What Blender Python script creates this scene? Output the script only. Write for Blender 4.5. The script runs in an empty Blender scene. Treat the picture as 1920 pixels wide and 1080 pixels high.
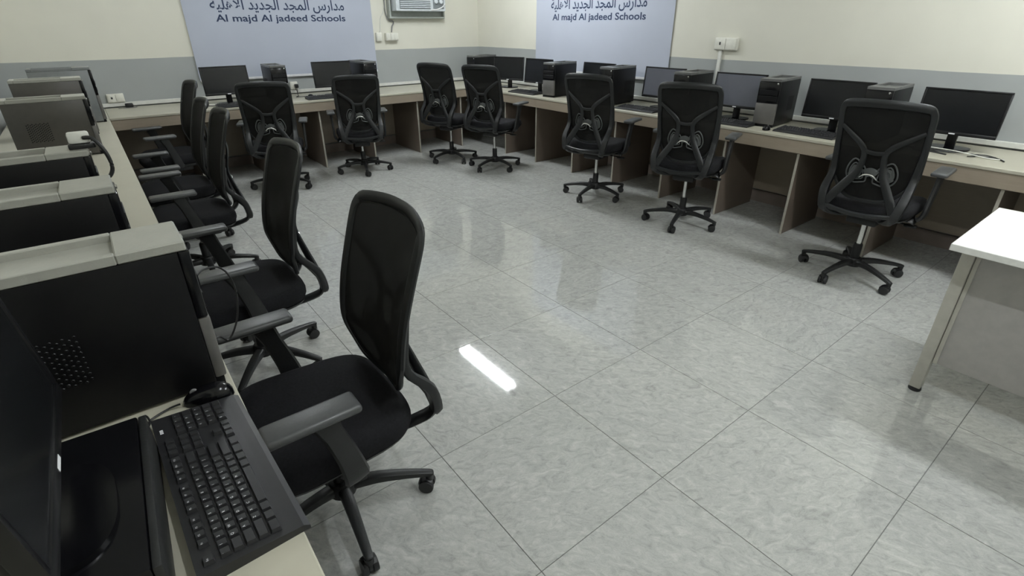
import bpy, bmesh, math, random
from mathutils import Vector, Matrix
random.seed(7)
PI = math.pi
R = math.radians
scene = bpy.context.scene
C = scene.collection

# ------------------------------------------------------------------ camera, world, exposure
F_PX, CY, PITCH, YAW, ROLL, CAM_H = 969.6, 510.5, 0.45005, 0.66043, -0.00452, 1.5404
cam_data = bpy.data.cameras.new('camera')
cam_data.sensor_width = 36.0
cam_data.lens = F_PX / 1920 * 36.0
cam_data.shift_y = -(540 - CY) / 1920
cam_data.clip_start = 0.02
cam = bpy.data.objects.new('camera', cam_data)
C.objects.link(cam)
_f = Vector((math.sin(YAW)*math.cos(PITCH), math.cos(YAW)*math.cos(PITCH), -math.sin(PITCH)))
_r = Vector((math.cos(YAW), -math.sin(YAW), 0))
_u = _r.cross(_f)
_r2 = _r*math.cos(ROLL) + _u*math.sin(ROLL)
_u2 = -_r*math.sin(ROLL) + _u*math.cos(ROLL)
_m = Matrix((_r2, _u2, -_f)).transposed().to_4x4()
_m.translation = Vector((0, 0, CAM_H))
cam.matrix_world = _m
scene.camera = cam
world = bpy.data.worlds.new('world')
world.use_nodes = True
world.node_tree.nodes['Background'].inputs[0].default_value = (0.75, 0.8, 0.9, 1)
world.node_tree.nodes['Background'].inputs[1].default_value = 0.05
scene.world = world
vs = scene.view_settings
vs.view_transform = 'Standard'
vs.look = 'None'
vs.exposure = 0.42
vs.gamma = 1.0
vs.use_curve_mapping = False
LAMP_STRENGTH = 136.0

# room numbers (metres)
XL, XR, YF, YB, ZC = -0.66, 4.75, -1.30, 6.90, 2.95
ZD = 0.765            # desk top height
BAND = 1.222          # top of the grey wall paint

# ------------------------------------------------------------------ materials
def nd(nt, t, **kw):
    n = nt.nodes.new(t)
    for k, v in kw.items():
        setattr(n, k, v)
    return n
MATS = {}
def mat(name, col, rough=0.5, metal=0.0, spec=0.5, var=0.06, scale=30.0, bump=0.0, bscale=None, emit=None, alpha=None, coat=0.0):
    m = bpy.data.materials.new(name)
    m.use_nodes = True
    nt = m.node_tree
    b = nt.nodes['Principled BSDF']
    b.inputs['Roughness'].default_value = rough
    b.inputs['Metallic'].default_value = metal
    b.inputs['Specular IOR Level'].default_value = spec
    b.inputs['Coat Weight'].default_value = coat
    tc = nd(nt, 'ShaderNodeTexCoord')
    no = nd(nt, 'ShaderNodeTexNoise')
    no.inputs['Scale'].default_value = scale
    no.inputs['Detail'].default_value = 4
    nt.links.new(tc.outputs['Object'], no.inputs['Vector'])
    ramp = nd(nt, 'ShaderNodeMapRange')
    ramp.inputs['From Min'].default_value = 0.3
    ramp.inputs['From Max'].default_value = 0.7
    ramp.inputs['To Min'].default_value = 1 - var
    ramp.inputs['To Max'].default_value = 1 + var
    nt.links.new(no.outputs['Fac'], ramp.inputs['Value'])
    mul = nd(nt, 'ShaderNodeVectorMath', operation='SCALE')
    mul.inputs[0].default_value = col
    nt.links.new(ramp.outputs['Result'], mul.inputs['Scale'])
    nt.links.new(mul.outputs['Vector'], b.inputs['Base Color'])
    if bump:
        n2 = nd(nt, 'ShaderNodeTexNoise')
        n2.inputs['Scale'].default_value = bscale or scale*6
        nt.links.new(tc.outputs['Object'], n2.inputs['Vector'])
        bp = nd(nt, 'ShaderNodeBump')
        bp.inputs['Strength'].default_value = bump
        bp.inputs['Distance'].default_value = 0.002
        nt.links.new(n2.outputs['Fac'], bp.inputs['Height'])
        nt.links.new(bp.outputs['Normal'], b.inputs['Normal'])
    if emit:
        b.inputs['Emission Color'].default_value = (*emit[0], 1)
        b.inputs['Emission Strength'].default_value = emit[1]
    if alpha is not None:
        b.inputs['Alpha'].default_value = alpha
    MATS[name] = m
    return m

mat('plastic_black', (0.010, 0.010, 0.011), 0.42, spec=0.4, bump=0.15)
mat('plastic_dark', (0.015, 0.0155, 0.016), 0.45, spec=0.4, bump=0.2)
mat('arm_plastic', (0.062, 0.064, 0.066), 0.38, bump=0.15)
mat('frame_plastic', (0.013, 0.014, 0.015), 0.42, spec=0.4, bump=0.12)
mat('seat_fabric', (0.010, 0.010, 0.012), 0.9, spec=0.2, bump=0.6, bscale=900, var=0.25, scale=120)
mat('lumbar_grey', (0.085, 0.09, 0.09), 0.45)
mat('chrome', (0.75, 0.75, 0.74), 0.18, metal=1.0)
mat('castor_black', (0.016, 0.016, 0.017), 0.5)
mat('case_black', (0.0045, 0.0045, 0.005), 0.38, spec=0.22, bump=0.08)
mat('case_top_sheen', (0.33, 0.33, 0.295), 0.30, bump=0.15, var=0.04)  # overhead lamp reflection on the tower tops painted in as pale grey
mat('case_top_sheen_dim', (0.12, 0.121, 0.118), 0.30, bump=0.1)  # weaker painted-in lamp sheen for the tops of the remaining towers
mat('case_grey', (0.145, 0.140, 0.132), 0.40, metal=0.3)
mat('case_reflect_grey', (0.17, 0.18, 0.18), 0.35)  # grey is light reflected by the case, put into its base colour
mat('case_reflect_brown', (0.062, 0.057, 0.050), 0.30)  # brown is the room mirrored in the case side, painted as colour
mat('gloss_black', (0.004, 0.004, 0.005), 0.18, spec=0.3)
mat('screen', (0.008, 0.0085, 0.0095), 0.22, spec=0.28, var=0.02)
mat('screen_light_tint', (0.095, 0.10, 0.125), 0.2, var=0.02)  # light on the screen painted in as a paler blue-grey base
mat('bezel', (0.007, 0.007, 0.008), 0.32, spec=0.35)
mat('key_black', (0.020, 0.020, 0.022), 0.4)
mat('kb_body', (0.016, 0.016, 0.018), 0.35)
mat('print_white', (0.75, 0.75, 0.78), 0.6)
mat('cable_black', (0.012, 0.012, 0.013), 0.45)
mat('cable_grey', (0.22, 0.22, 0.22), 0.5)
mat('plug_white', (0.68, 0.68, 0.63), 0.4)
mat('socket_white', (0.74, 0.73, 0.66), 0.4)
mat('socket_hole', (0.03, 0.03, 0.03), 0.6)
mat('trunking', (0.66, 0.66, 0.62), 0.45)
mat('white_top', (0.80, 0.80, 0.77), 0.35)
mat('teacher_panel', (0.40, 0.385, 0.365), 0.5)
mat('teacher_leg', (0.50, 0.485, 0.43), 0.4)
mat('foot_black', (0.015, 0.015, 0.017), 0.5)
mat('ac_body', (0.68, 0.72, 0.75), 0.4)
mat('ac_dark', (0.20, 0.22, 0.23), 0.5)
mat('ac_sleeve', (0.42, 0.45, 0.42), 0.5)
mat('ink_navy', (0.020, 0.035, 0.085), 0.7)
mat('banner', (0.445, 0.475, 0.555), 0.75, spec=0.2, var=0.035, scale=1.6, bump=0.2, bscale=14)
mat('hem_white', (0.72, 0.72, 0.73), 0.7)
mat('ceiling_white', (0.78, 0.78, 0.75), 0.8)
mat('lamp_body', (0.8, 0.8, 0.8), 0.5)
mat('lamp_tube', (1, 1, 1), 0.5, emit=((0.93, 0.98, 1.0), LAMP_STRENGTH))
mat('grout', (0.17, 0.175, 0.165), 0.8)

def mat_mesh():
    m = mat('chair_mesh', (0.011, 0.0108, 0.0104), 0.75, spec=0.2, bump=0.5, bscale=700)
    nt = m.node_tree
    b = nt.nodes['Principled BSDF']
    b.inputs['Alpha'].default_value = 0.90
mat_mesh()

def mat_laminate():
    m = mat('laminate', (0.325, 0.272, 0.210), 0.36, var=0.05, scale=5)
    nt = m.node_tree
    b = nt.nodes['Principled BSDF']
    tc = nd(nt, 'ShaderNodeTexCoord')
    mp = nd(nt, 'ShaderNodeMapping')
    mp.inputs['Scale'].default_value = (3, 3, 40)
    n = nd(nt, 'ShaderNodeTexNoise')
    n.inputs['Scale'].default_value = 3
    nt.links.new(tc.outputs['Object'], mp.inputs['Vector'])
    nt.links.new(mp.outputs['Vector'], n.inputs['Vector'])
    mx = nd(nt, 'ShaderNodeMix', data_type='RGBA', blend_type='MULTIPLY')
    mx.inputs['Factor'].default_value = 0.18
    old = b.inputs['Base Color'].links[0].from_socket
    nt.links.new(old, mx.inputs['A'])
    nt.links.new(n.outputs['Fac'], mx.inputs['B'])
    nt.links.new(mx.outputs['Result'], b.inputs['Base Color'])
mat_laminate()
mat('laminate_brown', (0.150, 0.118, 0.094), 0.42, var=0.06, scale=6)
mat('laminate_top_lit', (0.455, 0.435, 0.355), 0.34, var=0.04, scale=6)  # stronger light on the worktop face put into this paler, greyer colour
mat('edge_band', (0.40, 0.375, 0.32), 0.4)
mat('skirting_tile', (0.235, 0.19, 0.165), 0.3, var=0.12, scale=9)

def mat_wall():
    m = bpy.data.materials.new('wall_paint')
    m.use_nodes = True
    nt = m.node_tree
    b = nt.nodes['Principled BSDF']
    b.inputs['Roughness'].default_value = 0.55
    b.inputs['Specular IOR Level'].default_value = 0.35
    g = nd(nt, 'ShaderNodeNewGeometry')
    sx = nd(nt, 'ShaderNodeSeparateXYZ')
    nt.links.new(g.outputs['Position'], sx.inputs[0])
    no = nd(nt, 'ShaderNodeTexNoise')
    no.inputs['Scale'].default_value = 2.0
    nt.links.new(g.outputs['Position'], no.inputs['Vector'])
    ed = nd(nt, 'ShaderNodeMath', operation='MULTIPLY_ADD')
    ed.inputs[1].default_value = 0.012
    nt.links.new(no.outputs['Fac'], ed.inputs[0])
    nt.links.new(sx.outputs['Z'], ed.inputs[2])
    gt = nd(nt, 'ShaderNodeMath', operation='GREATER_THAN')
    gt.inputs[1].default_value = BAND + 0.006
    nt.links.new(ed.outputs[0], gt.inputs[0])
    mx = nd(nt, 'ShaderNodeMix', data_type='RGBA')
    mx.inputs['A'].default_value = (0.355, 0.372, 0.368, 1)
    mx.inputs['B'].default_value = (0.70, 0.685, 0.60, 1)
    nt.links.new(gt.outputs[0], mx.inputs['Factor'])
    n2 = nd(nt, 'ShaderNodeTexNoise')
    n2.inputs['Scale'].default_value = 3.5
    n2.inputs['Detail'].default_value = 6
    nt.links.new(g.outputs['Position'], n2.inputs['Vector'])
    mr = nd(nt, 'ShaderNodeMapRange')
    mr.inputs['To Min'].default_value = 0.95
    mr.inputs['To Max'].default_value = 1.05
    nt.links.new(n2.outputs['Fac'], mr.inputs['Value'])
    sc = nd(nt, 'ShaderNodeVectorMath', operation='SCALE')
    nt.links.new(mx.outputs['Result'], sc.inputs[0])
    nt.links.new(mr.outputs['Result'], sc.inputs['Scale'])
    nt.links.new(sc.outputs['Vector'], b.inputs['Base Color'])
    MATS['wall_paint'] = m
mat_wall()

def mat_tile():
    m = bpy.data.materials.new('marble_tile')
    m.use_nodes = True
    nt = m.node_tree
    b = nt.nodes['Principled BSDF']
    b.inputs['Roughness'].default_value = 0.05
    b.inputs['Specular IOR Level'].default_value = 0.5
    g = nd(nt, 'ShaderNodeNewGeometry')
    oi = nd(nt, 'ShaderNodeObjectInfo')
    rot = nd(nt, 'ShaderNodeVectorRotate', rotation_type='Z_AXIS')
    ang = nd(nt, 'ShaderNodeMath', operation='MULTIPLY')
    ang.inputs[1].default_value = 1.2
    nt.links.new(oi.outputs['Random'], ang.inputs[0])
    nt.links.new(g.outputs['Position'], rot.inputs['Vector'])
    nt.links.new(ang.outputs[0], rot.inputs['Angle'])
    add = nd(nt, 'ShaderNodeVectorMath', operation='ADD')
    nt.links.new(rot.outputs[0], add.inputs[0])
    k = nd(nt, 'ShaderNodeMath', operation='MULTIPLY')
    k.inputs[1].default_value = 37.0
    nt.links.new(oi.outputs['Random'], k.inputs[0])
    nt.links.new(k.outputs[0], add.inputs[1])
    mp = nd(nt, 'ShaderNodeMapping')
    mp.inputs['Scale'].default_value = (1.0, 1.7, 1.0)
    nt.links.new(add.outputs[0], mp.inputs['Vector'])
    n1 = nd(nt, 'ShaderNodeTexNoise')
    n1.inputs['Scale'].default_value = 17.0
    n1.inputs['Detail'].default_value = 8
    n1.inputs['Roughness'].default_value = 0.62
    n1.inputs['Distortion'].default_value = 1.4
    nt.links.new(mp.outputs[0], n1.inputs['Vector'])
    cr = nd(nt, 'ShaderNodeValToRGB')
    e = cr.color_ramp.elements
    e[0].position = 0.30; e[0].color = (0.345, 0.348, 0.332, 1)
    e[1].position = 0.72; e[1].color = (0.56, 0.56, 0.535, 1)
    x = e.new(0.46); x.color = (0.435, 0.44, 0.42, 1)
    x = e.new(0.56); x.color = (0.475, 0.48, 0.458, 1)
    nt.links.new(n1.outputs['Fac'], cr.inputs['Fac'])
    n2 = nd(nt, 'ShaderNodeTexNoise')
    n2.inputs['Scale'].default_value = 34.0
    n2.inputs['Detail'].default_value = 6
    n2.inputs['Distortion'].default_value = 2.2
    nt.links.new(mp.outputs[0], n2.inputs['Vector'])
    ab = nd(nt, 'ShaderNodeMath', operation='SUBTRACT')
    ab.inputs[1].default_value = 0.5
    nt.links.new(n2.outputs['Fac'], ab.inputs[0])
    a2 = nd(nt, 'ShaderNodeMath', operation='ABSOLUTE')
    nt.links.new(ab.outputs[0], a2.inputs[0])
    mr = nd(nt, 'ShaderNodeMapRange')
    mr.inputs['From Max'].default_value = 0.03
    mr.inputs['To Min'].default_value = 0.84
    mr.inputs['To Max'].default_value = 1.0
    nt.links.new(a2.outputs[0], mr.inputs['Value'])
    sc = nd(nt, 'ShaderNodeVectorMath', operation='SCALE')
    nt.links.new(cr.outputs['Color'], sc.inputs[0])
    nt.links.new(mr.outputs['Result'], sc.inputs['Scale'])
    nt.links.new(sc.outputs['Vector'], b.inputs['Base Color'])
    MATS['marble_tile'] = m
mat_tile()

# ------------------------------------------------------------------ mesh helpers
class MB:
    def __init__(self):
        self.v = []
        self.f = []
    def add(self, vs, fs):
        o = len(self.v)
        self.v += [tuple(x) for x in vs]
        self.f += [tuple(i + o for i in f) for f in fs]
        return self
    def box(self, x0, x1, y0, y1, z0, z1):
        v = [(x0, y0, z0), (x1, y0, z0), (x1, y1, z0), (x0, y1, z0), (x0, y0, z1), (x1, y0, z1), (x1, y1, z1), (x0, y1, z1)]
        return self.add(v, [(0, 3, 2, 1), (4, 5, 6, 7), (0, 1, 5, 4), (1, 2, 6, 5), (2, 3, 7, 6), (3, 0, 4, 7)])
    def rbox(self, x0, x1, y0, y1, z0, z1, r=0.004, seg=2):
        bm = bmesh.new()
        bmesh.ops.create_cube(bm, size=1)
        for v in bm.verts:
            v.co = Vector(((x0+x1)/2 + v.co.x*(x1-x0), (y0+y1)/2 + v.co.y*(y1-y0), (z0+z1)/2 + v.co.z*(z1-z0)))
        r = min(r, 0.49*min(x1-x0, y1-y0, z1-z0))
        bmesh.ops.bevel(bm, geom=list(bm.edges), offset=r, segments=seg, affect='EDGES', profile=0.5)
        bm.verts.index_update()
        self.add([v.co[:] for v in bm.verts], [[v.index for v in f.verts] for f in bm.faces])
        bm.free()
        return self
    def xform(self, M, start=0):
        for i in range(start, len(self.v)):
            self.v[i] = tuple(M @ Vector(self.v[i]))
        return self
    def sweep(self, pts, w, t, hint=(0, 1, 0), n=8, closed=False, smooth=4, sq=1.0):
        """elliptical section swept along a smoothed path; w across (perpendicular to hint), t along hint"""
        P = [Vector(p) for p in pts]
        W = list(w) if hasattr(w, '__len__') else [w]*len(P)
        T = list(t) if hasattr(t, '__len__') else [t]*len(P)
        if smooth > 1:
            P, W, T = catmull(P, W, T, smooth, closed)
        m = len(P)
        rings = []
        for i in range(m):
            if closed:
                d = P[(i+1) % m] - P[i-1]
            else:
                d = P[min(i+1, m-1)] - P[max(i-1, 0)]
            d.normalize()
            h = Vector(hint)
            a = d.cross(h)
            if a.length < 1e-4:
                a = d.cross(Vector((1, 0, 0)))
            a.normalize()
            b = a.cross(d)
            b.normalize()
            ring = []
            for k in range(n):
                c, s = math.cos(2*PI*k/n), math.sin(2*PI*k/n)
                if sq != 1.0:
                    c = math.copysign(abs(c)**sq, c)
                    s = math.copysign(abs(s)**sq, s)
                ring.append(P[i] + a*(c*W[i]/2) + b*(s*T[i]/2))
            rings.append(ring)
        vs = [v for r in rings for v in r]
        fs = []
        for i in range(m if closed else m-1):
            j = (i+1) % m
            for k in range(n):
                fs.append((i*n+k, i*n+(k+1) % n, j*n+(k+1) % n, j*n+k))
        if not closed:
            fs.append(tuple(range(n-1, -1, -1)))
            fs.append(tuple((m-1)*n+k for k in range(n)))
        return self.add(vs, fs)
    def tube(self, pts, r, n=6, smooth=4, closed=False):
        return self.sweep(pts, 2*r, 2*r, hint=(0.03, 0.05, 1), n=n, smooth=smooth, closed=closed)
    def lathe(self, prof, n=16, M=None):
        """prof: list of (radius, z); closed with caps"""
        o = len(self.v)
        vs = []
        for r, z in prof:
            for k in range(n):
                a = 2*PI*k/n
                vs.append((r*math.cos(a), r*math.sin(a), z))
        fs = []
        for i in range(len(prof)-1):
            for k in range(n):
                fs.append((i*n+k, i*n+(k+1) % n, (i+1)*n+(k+1) % n, (i+1)*n+k))
        fs.append(tuple(range(n-1, -1, -1)))
        fs.append(tuple((len(prof)-1)*n+k for k in range(n)))
        self.add(vs, fs)
        if M is not None:
            self.xform(M, o)
        return self
    def prism(self, outline, z0, z1):
        n = len(outline)
        vs = [(x, y, z0) for x, y in outline] + [(x, y, z1) for x, y in outline]
        fs = [tuple(range(n-1, -1, -1)), tuple(range(n, 2*n))]
        fs += [(k, (k+1) % n, n+(k+1) % n, n+k) for k in range(n)]
        return self.add(vs, fs)
    def mesh(self, name, material, smooth=True, angle=40):
        me = bpy.data.meshes.new(name)
        me.from_pydata(self.v, [], self.f)
        me.update()
        bm = bmesh.new()
        bm.from_mesh(me)
        bmesh.ops.recalc_face_normals(bm, faces=bm.faces)
        bm.to_mesh(me)
        bm.free()
        me.materials.append(MATS[material] if isinstance(material, str) else material)
        if smooth:
            for p in me.polygons:
                p.use_smooth = True
            me.set_sharp_from_angle(angle=R(angle))
        return me

def catmull(P, W, T, k, closed):
    n = len(P)
    oP, oW, oT = [], [], []
    segs = n if closed else n-1
    for i in range(segs):
        g = (lambda j: j % n) if closed else (lambda j: min(max(j, 0), n-1))
        a, b, c, d = P[g(i-1)], P[g(i)], P[g(i+1)], P[g(i+2)]
        for s in range(k):
            t = s/k
            oP.append(0.5*((2*b) + (c-a)*t + (2*a-5*b+4*c-d)*t*t + (3*b-a-3*c+d)*t*t*t))
            oW.append(W[g(i)]*(1-t) + W[g(i+1)]*t)
            oT.append(T[g(i)]*(1-t) + T[g(i+1)]*t)
    if not closed:
        oP.append(P[-1]); oW.append(W[-1]); oT.append(T[-1])
    return oP, oW, oT

def link(name, data, parent=None, loc=(0, 0, 0), rot=(0, 0, 0)):
    o = bpy.data.objects.new(name, data)
    C.objects.link(o)
    o.parent = parent
    o.location = loc
    o.rotation_euler = rot
    return o
def part(name, mb, material, parent, loc=(0, 0, 0), rot=(0, 0, 0), smooth=True, label=None, kind=None, angle=40):
    o = link(name, mb.mesh(name, material, smooth, angle), parent, loc, rot)
    if label: o['label'] = label
    if kind: o['kind'] = kind
    return o
def thing(name, label, cat, loc=(0, 0, 0), rz=0.0, group=None):
    o = link(name, None, None, loc, (0, 0, rz))
    o.empty_display_size = 0.1
    o['label'] = label
    o['category'] = cat
    if group: o['group'] = group
    return o
def single(name, mb, material, label, cat, loc=(0, 0, 0), rz=0.0, group=None, smooth=True):
    o = link(name, mb.mesh(name, material, smooth), None, loc, (0, 0, rz))
    o['label'] = label
    o['category'] = cat
    if group: o['group'] = group
    return o
def struct(name, mb, material, parent=None, smooth=False):
    o = link(name, mb.mesh(name, material, smooth), parent)
    if parent is None: o['kind'] = 'structure'
    return o
def copy_tree(o, parent=None):
    c = o.copy()
    C.objects.link(c)
    c.parent = parent
    for ch in list(o.children):
        copy_tree(ch, c)
    return c

# ------------------------------------------------------------------ setting
f = struct('floor', MB().box(XL, XR, YF, YB, -0.12, -0.0022), 'grout')
TX0, TY0, TS, GAP = 1.310, 0.771, 0.6, 0.0013
cache = {}
i0, i1 = math.floor((XL-TX0)/TS), math.ceil((XR-TX0)/TS)
j0, j1 = math.floor((YF-TY0)/TS), math.ceil((YB-TY0)/TS)
for i in range(i0, i1):
    for j in range(j0, j1):
        xa, xb = max(TX0+i*TS+GAP, XL), min(TX0+(i+1)*TS-GAP, XR)
        ya, yb = max(TY0+j*TS+GAP, YF), min(TY0+(j+1)*TS-GAP, YB)
        if xb-xa < 0.01 or yb-ya < 0.01: continue
        key = (round(xb-xa, 4), round(yb-ya, 4))
        if key not in cache:
            w, h = key
            mb = MB()
            b = 0.0004
            mb.add([(-w/2, -h/2, -0.008), (w/2, -h/2, -0.008), (w/2, h/2, -0.008), (-w/2, h/2, -0.008),
                    (-w/2, -h/2, -b), (w/2, -h/2, -b), (w/2, h/2, -b), (-w/2, h/2, -b),
                    (-w/2+b, -h/2+b, 0), (w/2-b, -h/2+b, 0), (w/2-b, h/2-b, 0), (-w/2+b, h/2-b, 0)],
                   [(0, 1, 5, 4), (1, 2, 6, 5), (2, 3, 7, 6), (3, 0, 4, 7), (4, 5, 9, 8), (5, 6, 10, 9), (6, 7, 11, 10), (7, 4, 8, 11), (8, 9, 10, 11)])
            cache[key] = mb.mesh('tile', 'marble_tile', smooth=False)
        link('tile', cache[key], f, ((xa+xb)/2, (ya+yb)/2, 0))
struct('ceiling', MB().box(XL-0.1, XR+0.1, YF-0.1, YB+0.1, ZC, ZC+0.1), 'ceiling_white')
struct('wall_back', MB().box(XL-0.1, XR+0.1, YB, YB+0.1, -0.12, ZC), 'wall_paint')
struct('wall_right', MB().box(XR, XR+0.1, YF-0.1, YB, -0.12, ZC), 'wall_paint')
struct('wall_left', MB().box(XL-0.1, XL, YF-0.1, YB, -0.12, ZC), 'wall_paint')
struct('wall_front', MB().box(XL, XR, YF-0.1, YF, -0.12, ZC), 'wall_paint')
# white cable trunking along the walls just above the desk tops
struct('trim_1', MB().rbox(XL+0.01, XR, YB-0.028, YB, 0.775, 0.812, 0.004), 'trunking')
struct('trim_2', MB().rbox(XR-0.028, XR, YF+0.01, YB-0.03, 0.775, 0.812, 0.004), 'trunking')

struct('baseboard_right', MB().rbox(XR-0.014, XR, YF, YB-0.016, 0.0, 0.11, 0.002), 'skirting_tile')
struct('baseboard_back', MB().rbox(XL, XR, YB-0.014, YB, 0.0, 0.11, 0.002), 'skirting_tile')
struct('baseboard_left', MB().rbox(XL, XL+0.014, YF, YB-0.016, 0.0, 0.11, 0.002), 'skirting_tile')
# ceiling lamps (twin tube battens running along the room)
def ceiling_lamp(x, y, label, offsets=(-0.052, 0.052)):
    t = thing('ceiling_lamp', label, 'lamp', (x, y, ZC))
    part('housing', MB().rbox(-0.085, 0.085, -0.61, 0.61, -0.055, 0.0, 0.01), 'lamp_body', t)
    for s in offsets:
        part('tube', MB().lathe([(0.014, -0.585), (0.014, 0.585)], 10, Matrix.Translation((s, 0, -0.071)) @ Matrix.Rotation(PI/2, 4, 'X')), 'lamp_tube', t)
        for e in (-1, 1):
            part('tube_holder', MB().rbox(s-0.018, s+0.018, e*0.598-0.012, e*0.598+0.012, -0.09, -0.05, 0.003), 'lamp_body', t)
ceiling_lamp(3.42, 5.0, 'twin tube ceiling lamp above the corner chairs near the air conditioner')
ceiling_lamp(1.0, 5.0, 'single tube ceiling lamp above the far end of the bannerless desk row', (0.0,))
ceiling_lamp(3.42, 0.1, 'twin tube ceiling lamp above the white teacher desk')
ceiling_lamp(1.0, 0.1, 'single tube ceiling lamp above the desk with the flat computer case', (0.0,))

# ------------------------------------------------------------------ desks
def desk_run(name, label, along, front, back, a0, a1, panels, inward):
    """along 'y' or 'x'; front/back: coordinate of the edge and of the wall side; inward: +1 when front < back"""
    t = thing(name, label, 'desk', (0, 0, 0))
    def B(f0, f1, s0, s1, z0, z1, r=0.003):
        f0, f1 = sorted((f0, f1))
        if along == 'y':
            return MB().rbox(f0, f1, s0, s1, z0, z1, r, 1)
        return MB().rbox(s0, s1, f0, f1, z0, z1, r, 1)
    k = inward
    part('worktop', B(front, back, a0, a1, ZD-0.022, ZD), 'laminate_top_lit', t, smooth=False)
    part('apron', B(front+k*0.004, front+k*0.024, a0+0.002, a1-0.002, 0.648, ZD-0.0225), 'laminate', t, smooth=False)
    for s in panels:
        dp = part('divider_panel', B(front+k*0.030, back-k*0.045, s-0.009, s+0.009, 0.0, ZD-0.0225), 'laminate_brown', t, smooth=False)
        part('edge_band', B(front+k*0.026, front+k*0.0298, s-0.009, s+0.009, 0.0, 0.6475, 0.0008), 'edge_band', dp, smooth=False)
    part('back_panel', B(back-k*0.044, back-k*0.026, a0+0.01, a1-0.01, 0.135, ZD-0.0225), 'laminate', t, smooth=False)
    return t
XD, YD, XLD = 4.055, 6.10, 0.088
desk_run('computer_desk', 'long beige desk against the banner wall, running beside the teacher desk to the corner', 'y', XD, XR-0.03, -0.70, YD-0.002,
         [-0.65, -0.05, 0.55, 1.15, 1.74, 2.34, 2.94, 3.55, 4.15, 4.78, 5.38], 1)
desk_run('computer_desk', 'long beige desk under the air conditioner and the widest banner', 'x', YD, YB-0.03, XLD+0.002, XR-0.032,
         [0.72, 1.36, 2.0, 2.62, 3.25, 3.90], 1)
desk_run('computer_desk', 'long beige desk with towers standing side by side, no banner on its wall', 'y', XLD, XL+0.03, -0.70, YB-0.032,
         [-0.6, 0.0, 0.6, 1.2, 1.8, 2.4, 3.0, 3.6, 4.2, 4.8, 5.4, 6.0], -1)

# white teacher desk
def teacher_desk():
    t = thing('teacher_desk', 'white topped teacher desk with grey front panel standing free on the tiles', 'desk', (2.5, 0.42, 0))
    D, L = 0.70, 1.25     # depth along +x, length along -y
    part('desk_top', MB().rbox(0, D, -L, 0, 0.728, 0.756, 0.003), 'white_top', t, smooth=False)
    for y in (-0.045, -L+0.045):
        for x in (0.155, D-0.06):
            lg = part('leg', MB().rbox(x-0.028, x+0.028, y-0.022, y+0.022, 0.022, 0.7275, 0.004), 'teacher_leg', t)
            part('glide', MB().lathe([(0.024, 0), (0.026, 0.006), (0.022, 0.0215)], 14, Matrix.Translation((x, y, 0))), 'foot_black', lg)
        part('top_rail', MB().rbox(0.184, D-0.09, y-0.018, y+0.018, 0.68, 0.7275, 0.003), 'teacher_leg', t)
    part('front_panel', MB().rbox(0.150, 0.168, -L+0.0675, -0.0675, 0.165, 0.7275, 0.002), 'teacher_panel', t, smooth=False)
    part('panel_strip', MB().rbox(0.142, 0.1495, -0.085, -0.069, 0.165, 0.7275, 0.002), 'teacher_leg', t, smooth=False)
teacher_desk()

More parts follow.
